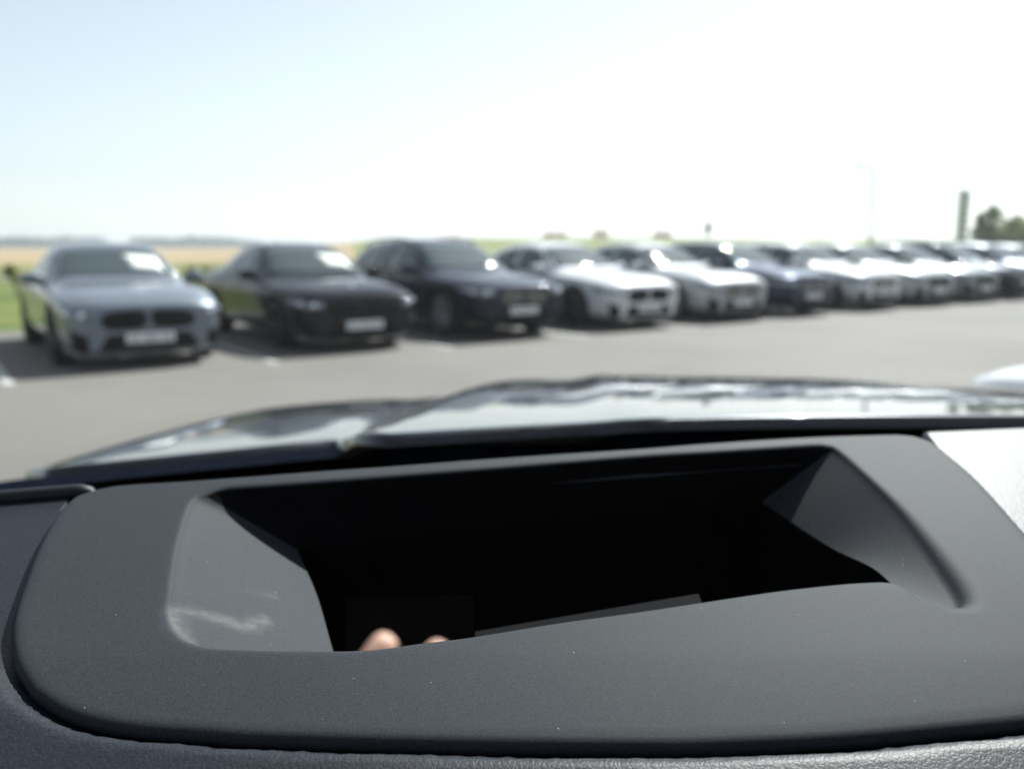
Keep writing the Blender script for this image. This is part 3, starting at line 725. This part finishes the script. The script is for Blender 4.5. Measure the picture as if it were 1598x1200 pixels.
# defroster trim: slim rounded bar along the far edge of the dash
for xa, xb in ((-0.6, -0.222),):
    q = MB(); q.tube([(X, farY0(X)-0.012, zd(X, farY0(X))-0.0012-0.02*(sstep(-0.2365, -0.2235, X) if xb < 0 else sstep(0.284, 0.268, X))) for X in np.linspace(xa, xb, 120)], 0.0045, 8)
    omk('defroster_trim', q.v, q.f, M_dash, None, True)
vs = []
for t in np.linspace(0, 1, 8):
    for X in us:
        y0 = farY(X)+0.004; y1 = GY(X, -0.222)-0.006; vs.append((X, y0+(y1-y0)*t, (zd(X, farY(X))-0.022)*(1-t) + (-0.222)*t))
omk('defroster_shelf', vs, grid_faces(len(us), 8), M_cabin)
# --- windscreen
vs = []; zz = np.linspace(-0.225, 0.30, 40); xw = np.linspace(-0.52, 1.26, 60)
def wx(X0, z): return CX + (X0-CX)*(1.12 - 0.22*(z+0.245)/0.545)
for z in zz:
    for X0 in np.linspace(-0.52, 1.26, 60): X = wx(X0, z); vs.append((X, GY(X, z), z))
ws_ = omk('windscreen', vs, grid_faces(60, 40), M_ws)
# black printed band along its foot
FR = [(-60,776),(0,768),(200,744),(500,714),(800,696),(1100,679),(1400,670),(1598,666),(1800,668)]
vs = []; m_ = 0
for X0 in np.linspace(-0.52, 1.26, 60):
    zt_ = -0.2
    for _ in range(25):
        X = wx(X0, zt_); Y = GY(X, zt_); dpt = Y*math.cos(PITCH) - zt_*math.sin(PITCH)
        px = 799+F*X/dpt; py = interp(FR, max(-60, min(1800, px))); d = ray(px, py); zt_ = 0.5*zt_+0.5*(d.z/d.y*Y)
    for z in (-0.225, max(-0.22, zt_)): X = wx(X0, z); vs.append((X, GY(X, z)-0.0035, z+0.0))
omk('frit_band', vs, [(2*i, 2*i+2, 2*i+3, 2*i+1) for i in range(59)], M_cabin, ws_)
# --- bonnet with its raised centre, nose and wings in one pressing
HWD = 0.98
def noseY(u): return 1.0 + 1.14*max(0, 1-abs(u)**4.6)**0.42
def zh(u, Y):
    z = -0.225 - 0.085*(Y-0.95) - 0.034*(Y-0.95)**2 - 0.012*u*u - 0.014*abs(u)**3 - 0.022*max(0, abs(u)-0.86)/0.14*max(0, abs(u)-0.86)/0.14
    ed = 0.555 - 0.14*(Y-1.03)
    z += 0.040*sstep(0.0, 0.11, (ed+0.04-abs(u)))
    z += 0.009*sstep(0.0, 0.07, 0.30-0.06*(Y-1)-abs(u))
    z -= 0.010*sstep(0.10, 0.0, abs(abs(u)-ed-0.02))*0.4
    return z
REAR = [(-400,790),(0,739),(150,724),(300,709),(450,694),(600,681),(800,668),(1000,657),(1100,653),(1298,650),(1598,650),(2000,656)]
def rearY0(u):
    X = CX+HWD*u; Y = 1.0
    for _ in range(40):
        dpt = Y*math.cos(PITCH) - zh(u, Y)*math.sin(PITCH); px = 799+F*X/dpt; d = ray(px, interp(REAR, px)); Y = 0.6*Y + 0.4*(zh(u, Y)*d.y/d.z)
    return min(1.1, max(0.72, Y))
RT = [(u, rearY0(u)) for u in np.linspace(-1, 1, 41)]
def rearY(u): return interp(RT, u)
us2 = np.sin(np.linspace(-math.pi/2, math.pi/2, 141)); vs = []
rows2 = [(-1, 0.03), (0, 0)] + [(t, None) for t in np.linspace(0, 1, 60)[1:]]
for (t, dz) in rows2:
    for u in us2:
        X = CX+HWD*u
        if t == -1: vs.append((X, rearY(u)-0.004, zh(u, rearY(u))-0.010)); continue
        Y = rearY(u)+(noseY(u)-rearY(u))*max(t, 0); e = max(0, 1-(noseY(u)-Y)/0.22)
        vs.append((X, Y, zh(u, Y) - 0.022*e*e))
nr2 = len(rows2)
for (dy, dz) in ((0.02, .008), (0.04, .022), (0.055, .05), (0.065, .10), (0.07, .2), (0.06, .42), (0.0, .62)):
    for u in us2:
        k = math.sqrt(max(0, 1-u*u)); sx = math.copysign(1, u)
        vs.append((CX+HWD*u+sx*dy*0.5*abs(u)**6, noseY(u)+dy*(0.25+0.75*k), zh(u, noseY(u))-0.022-dz))
    nr2 += 1
omk('bonnet', vs, grid_faces(len(us2), nr2), M_own)
# --- cowl between bonnet and glass
vs = []
for t in np.linspace(0, 1, 7):
    for u in us2:
        X = CX+HWD*u*0.97; y1 = rearY(u)+0.015; y0 = min(y1-0.02, GY(X, -0.225)+0.012)
        vs.append((X, y0+(y1-y0)*t, -0.232 + (zh(u, rearY(u))-0.010+0.232)*t + 0.006*math.sin(math.pi*t)))
omk('cowl_panel', vs, grid_faces(len(us2), 7), M_cowl)
# --- wiper parked at the foot of the glass
w0, w1, w2, w3 = on(1395, 676, lambda X, Y: -0.205), on(1470, 662, lambda X, Y: -0.186), on(1600, 661, lambda X, Y: -0.186), on(1760, 668, lambda X, Y: -0.205)
q = MB(); q.tube([w0, w1, w2, w3], [0.012, 0.009, 0.008, 0.006], 8); wp = omk('wiper_arm', q.v, q.f, M_cowl, None, True)
q = MB(); q.tube([w1+Vector((0.02,-0.004,0.008)), w2+Vector((-0.01,-0.004,0.008))], 0.0045, 8); omk('wiper_highlight', q.v, q.f, M_rim, wp, True)  # pale bar added to stand in for the highlight on the wiper arm
q = MB(); q.tube([w1+Vector((-0.25,-0.02,-0.02)), w3+Vector((0.2,-0.02,-0.02))], 0.007, 6); omk('wiper_blade', q.v, q.f, M_mattp, wp, True)
# --- roof, pillars, doors, seats: the cabin behind and around the eye
vs = []; xr_ = np.linspace(-0.30, 1.04, 20)
for (Y, z) in ((GY(CX, .30), .30), (-0.2, .335), (-0.5, .36), (-1.0, .37), (-1.6, .34), (-2.1, .27)):
    for X in xr_: vs.append((X, Y - (0.22*(X-CX)**2 if Y > -0.15 else 0), z - 0.05*abs((X-CX)/0.67)**4))
nv_ = len(vs); vs += [(x, y, z+0.03) for x, y, z in vs]
fs = grid_faces(20, 6); fs += [tuple(i+nv_ for i in f[::-1]) for f in fs]
omk('roof', vs, fs, M_head)
for s in (-1, 1):
    pts = [(wx(CX+s*0.89, z)+s*0.03, GY(wx(CX+s*0.89, z), z)-0.02, z) for z in np.linspace(-0.30, 0.31, 10)]
    q = MB(); q.tube(pts, 0.04, 8); omk('windscreen_pillar', q.v, q.f, M_cabin, None, True)
    q = MB(); q.box((CX+s*0.80, -0.35, -0.55), (0.09, 1.85, 0.70)); o = omk('door', q.v, q.f, M_cabin, None, False); bevel_mod(o, 0.03)
    q = MB(); q.tube([(CX+s*0.77, -0.75, -0.3), (CX+s*0.72, -0.78, 0.05), (CX+s*0.66, -0.80, 0.34)], 0.05, 8); omk('door_pillar', q.v, q.f, M_cabin, None, True)
    q = MB(); q.box((CX+s*0.40, -0.62, -0.85), (0.52, 0.55, 0.16)); o = omk('seat_cushion', q.v, q.f, M_cabin, None, False); bevel_mod(o, 0.05)
    q = MB(); q.box((CX+s*0.40, -0.95, -0.45), (0.50, 0.14, 0.75), Matrix.Rotation(R(-14), 3, 'X')); o = omk('seat_backrest', q.v, q.f, M_cabin, None, False); bevel_mod(o, 0.05)
    q = MB(); q.box((CX+s*0.40, -1.06, 0.04), (0.26, 0.09, 0.18), Matrix.Rotation(R(-14), 3, 'X')); o = omk('headrest', q.v, q.f, M_cabin, None, False); bevel_mod(o, 0.04)
q = MB(); q.box((CX, -0.5, -1.08), (1.6, 3.2, 0.04)); omk('cabin_floor', q.v, q.f, M_cabin, None, False)
q = MB(); q.box((CX, -2.1, -0.45), (1.5, 0.08, 1.2)); omk('rear_bulkhead', q.v, q.f, M_cabin, None, False)
for s in (-1, 1):
    we = empty('wheel', ov((CX+s*0.80, 1.55, -H+0.37)), -math.pi/2 if s > 0 else math.pi/2); we.parent = own
    t, r, d = wheel_meshes(0.36, False); link('tyre', t, we); link('rim', r, we)

# --- far things
def house(px, r, wd, hw_, hr, lab, ang=0.0):
    b = math.atan((px-799)/F); z0 = terr(b, r)
    o = empty('farmhouse', (r*math.sin(b), r*math.cos(b), z0-0.3), -b+ang); tag(o, lab, 'house')
    q = MB(); q.box((0, 0, hw_/2), (wd, 6, hw_)); q.build('wall', M_render, o)
    q = MB(); a = wd/2+0.3; q.add([(-a,-3.4,hw_),(a,-3.4,hw_),(a,3.4,hw_),(-a,3.4,hw_),(-a+.8,0,hw_+hr),(a-.8,0,hw_+hr)], [(0,1,5,4),(1,2,5),(2,3,4,5),(3,0,4),(3,2,1,0)])
    q.build('roof', M_roof, o)
    for k in (-1, 1):
        q = MB(); q.box((k*wd*0.25, -3.02, hw_*0.55), (1.0, 0.08, 1.1)); q.build('window', M_glass, o)
house(700, 420, 11, 2.0, 1.0, 'low farm building with brown roof on the ridge, apart from the others')
house(865, 300, 8.5, 1.7, 1.1, 'long low house with brown roof on the ridge above the white saloon')
house(935, 300, 5.5, 1.8, 1.8, 'small house with tall brown roof on the ridge')
house(1030, 300, 6.5, 1.7, 1.5, 'house with brown hipped roof nearest the poplar on the ridge')
LEAF = None
def leafball(mb, c, rad, n, s, sq=0.85):
    for _ in range(n):
        v = Vector(rng.normal(size=3)); v.normalize(); v *= rad*rng.uniform(0.35, 1.0)**0.6; v.z *= sq
        p = Vector(c)+v; a = Vector(rng.normal(size=3)).normalized(); b = a.orthogonal().normalized(); sz = s*rng.uniform(0.6, 1.3); c2 = a.cross(b)
        mb.add([p-b*sz, p+c2*sz*0.55, p+b*sz, p-c2*sz*0.55], [(0,1,2,3)])
def tree(name, loc, h, rad, lab, group=None, nb=26, nl=150, ls=0.22, slim=1.0, m=M_leaf):
    o = empty(name, loc); tag(o, lab, 'tree', group)
    t = MB(); t.tube([(0,0,-0.3),(0.05,0,h*0.25),(-0.05,0.05,h*0.55),(0,0,h*0.85)], [h*0.035,h*0.028,h*0.018,h*0.005], 8)
    cr = MB()
    for k in range(nb):
        a = rng.uniform(0, 6.283); zz_ = rng.uniform(0.28, 0.95); rr_ = rad*math.sqrt(max(0.05, 1-((zz_-0.55)/0.47)**2))*rng.uniform(0.3, 0.95)
        c = (rr_*math.cos(a)*slim, rr_*math.sin(a)*slim, h*zz_); leafball(cr, c, rad*rng.uniform(0.25, 0.42)*slim**0.5, nl, ls)
        if k % 3 == 0: t.tube([(0, 0, h*max(0.15, zz_-0.3)), (c[0]*0.5, c[1]*0.5, h*(zz_-0.12)), c], [h*0.014, h*0.009, h*0.003], 5)
    t.build('trunk', M_bark, o, True); cr.build('crown', m, o, False)
    return o
def gpos(px, r): b = math.atan((px-799)/F); return (r*math.sin(b), r*math.cos(b), terr(b, r))
tree('poplar_tree', gpos(1100, 270), 5.2, 1.6, 'single slim tree standing up from the ridge', slim=0.7, nb=20, nl=160, ls=0.3)
tree('broadleaf_tree', gpos(1536, 92), 4.9, 1.7, 'tallest green tree of the clump beyond the end of the row', 'trees beyond the row', ls=0.18, nl=80)
tree('broadleaf_tree', gpos(1572, 95), 4.0, 1.9, 'rounded green tree just behind the tallest tree of the clump', 'trees beyond the row', ls=0.18, nl=80)
tree('broadleaf_tree', gpos(1606, 90), 3.9, 1.8, 'lower green tree at the outer end of the clump', 'trees beyond the row', ls=0.18, nl=80)
tree('broadleaf_tree', gpos(1520, 99), 3.2, 1.5, 'lowest green tree of the clump, beside the totem sign', 'trees beyond the row', ls=0.18, nl=80)
tree('shrub', gpos(28, 26.5), 0.9, 0.35, 'small dark shrub on the grass beside the grey coupe', nb=10, nl=60, ls=0.05)
for px, r, lab in ((330, 24.5, 'low hedge bush on the grass behind the gap between the two coupes'), ):
    tree('hedge_bush', gpos(px, r), 0.6, 1.3, lab, nb=24, nl=120, ls=0.07)
# far wood: one leafy mass
wd_ = MB()
for px in np.linspace(-250, 430, 330):
    if 170 < px < 215: continue
    r = 760+rng.uniform(-30, 30); hgt = (9.4 if px < 300 else 10.4)*rng.uniform(0.75, 1.05)*(1 if px < 360 else 1-0.5*(px-360)/70)
    x, y, _ = gpos(px, r); leafball(wd_, (x, y, hgt*0.5-0.6), hgt*0.55, 60, 1.5, 1.0)
for px in np.linspace(590, 780, 60):
    x, y, z = gpos(px, 520+rng.uniform(-20, 20)); leafball(wd_, (x, y, z+0.6+1.0*rng.uniform(0.3, 1)), 1.5, 20, 0.7, 1.0)
o = wd_.build('far_wood', M_leaf_far, None, False); tag(o, 'dark distant wood along the horizon beyond the wheat', 'wood', kind='stuff')
# street lamp
lx, ly, lz = gpos(1350, 72); o = empty('street_lamp', (lx, ly, lz)); tag(o, 'tall pale street lamp with curved arm beyond the parked row', 'street lamp')
q = MB(); q.tube([(0,0,-0.2),(0,0,0.5),(0,0,6.9)], [0.15,0.13,0.11], 10); q.build('pole', M_steel, o, True)
q = MB(); q.tube([(0,0,6.85),(-0.05,0,7.2),(-0.25,0,7.4),(-0.6,0,7.5),(-0.95,0,7.5)], 0.09, 8); q.build('arm', M_steel, o, True)
q = MB(); q.lathe([(0.001,-0.45),(0.18,-0.36),(0.24,0),(0.16,0.36),(0.001,0.45)], 12, 'x', (-1.2,0,7.5)); q.v = [(x, y, 7.5+(z-7.5)*0.6) for x, y, z in q.v]; h_ = q.build('lamp_head', M_steel, o, True)
# totem sign
lx, ly, lz = gpos(1490, 80); o = empty('totem_sign', (lx, ly, lz), -0.45); tag(o, 'tall slim totem sign, pale side and dark lettered face', 'sign')
q = MB(); q.box((-0.33, 0, 3.0), (0.42, 0.5, 6.0)); q.build('pale_panel', M_signw, o)
q = MB(); q.box((0.14, 0.0, 3.2), (0.48, 0.44, 5.4)); dk = q.build('dark_panel', M_signd, o)
for k in range(8):
    q = MB(); q.box((0.14, -0.225, 0.9+0.62*k), (0.28, 0.02, 0.32)); q.build('sign_mark', M_signw, dk)
q = MB(); q.box((0, 0, 0.1), (1.3, 0.8, 0.25)); q.build('plinth', M_path, o)
# grass tufts on the verge by the first car
gt = MB()
for _ in range(9000):
    a = rng.uniform(-16, -3.5); b = rng.uniform(-1.0, 14); v = ROW0 + E*a + NB*b
    if v.y < 6: continue
    hgt = rng.uniform(0.05, 0.14); t = rng.uniform(0, 6.28); dx, dy = 0.012*math.cos(t), 0.012*math.sin(t); lx_, ly_ = rng.normal(size=2)*0.03
    gt.add([(v.x-dx, v.y-dy, 0), (v.x+dx, v.y+dy, 0), (v.x+lx_, v.y+ly_, hgt)], [(0,1,2)])
o = gt.build('grass', M_grass, None, False); tag(o, 'short green grass on the verge beside the grey coupe', 'grass', kind='stuff')

# ------------------------------------------------------------------ the photographer's hand, just below the eye; its fingertips show in the projector mirror
M_skin = noisy('skin', (0.50,0.30,0.23), (0.60,0.38,0.30), 60, 0.5, spec=0.4)
M_sleeve = noisy('sleeve_cloth', (0.012,0.012,0.014), (0.02,0.02,0.022), 200, 0.9, spec=0.1)
person = empty('person', (-0.139, -0.175, H-0.0752)); tag(person, 'photographer\'s hand below the lens, fingertips mirrored in the head-up display opening', 'person')
PO = Vector((-0.10, -0.12, -0.20))
def skinned(name, pts, edges, rad, m, root=0):
    me = bpy.data.meshes.new(name); me.from_pydata([tuple(Vector(p)-PO) for p in pts], edges, []); o = link(name, me, person)
    me.materials.append(m); o.modifiers.new('skin', 'SKIN'); sv = me.skin_vertices[0].data
    for i, r_ in enumerate(rad): sv[i].radius = (r_, r_) if not isinstance(r_, tuple) else r_
    for i in range(len(pts)): sv[i].use_root = (i == root)
    sb = o.modifiers.new('sub', 'SUBSURF'); sb.levels = 2; sb.render_levels = 2; o.modifiers['skin'].use_smooth_shade = True
    return o
pts = [(-0.10,-0.12,-0.20), (-0.085,-0.075,-0.155), (-0.07,-0.045,-0.135)]; rad = [0.024, 0.030, 0.030]; ed = [(0,1),(1,2)]
FX = [(-0.052,0.088), (-0.022,0.098), (0.008,0.100), (0.034,0.074)]
for k, (fx, ln) in enumerate(FX):
    kn = len(pts); base = Vector((-0.098+0.022*k, -0.018-0.004*abs(k-1), -0.125)); d1 = Vector((fx-base.x, 0.06, 0.025)).normalized()
    cl = -0.75 if k in (0, 3) else 0.0
    p1 = base; p2 = p1+d1*ln*0.42; p3 = p2+(d1+Vector((0,0,0.25+cl))).normalized()*ln*0.32; p4 = p3+(d1+Vector((0,0,0.5+3*cl))).normalized()*ln*0.26
    pts += [p1, p2, p3, p4]; rad += [0.0105, 0.0095, 0.009, 0.0075]; ed += [(2, kn), (kn, kn+1), (kn+1, kn+2), (kn+2, kn+3)]
kn = len(pts); pts += [(-0.118,-0.055,-0.135), (-0.128,-0.02,-0.115), (-0.122,0.012,-0.095)]; rad += [0.014, 0.012, 0.010]; ed += [(1, kn), (kn, kn+1), (kn+1, kn+2)]
skinned('hand', pts, ed, rad, M_skin)
skinned('sleeve', [(-0.108,-0.14,-0.215), (-0.15,-0.26,-0.33), (-0.20,-0.40,-0.47)], [(0,1),(1,2)], [0.036, 0.045, 0.055], M_sleeve)

# ------------------------------------------------------------------ summer haze
q = MB(); q.box((0, 0, 5.5), (5200, 5200, 14)); M_hz = bpy.data.materials.new('haze_air'); M_hz.use_nodes = True; t_ = M_hz.node_tree
for n in list(t_.nodes):
    if n.type == 'BSDF_PRINCIPLED': t_.nodes.remove(n)
pv = N(M_hz, 'ShaderNodeVolumePrincipled'); pv.inputs['Color'].default_value = (0.86,0.93,1.0,1); pv.inputs['Density'].default_value = 0.0007; pv.inputs['Anisotropy'].default_value = 0.3
L(M_hz, pv.outputs[0], [n for n in t_.nodes if n.type == 'OUTPUT_MATERIAL'][0].inputs['Volume'])
o = q.build('haze', M_hz, None, False); tag(o, 'thin pale summer haze over the fields', 'haze', kind='stuff')
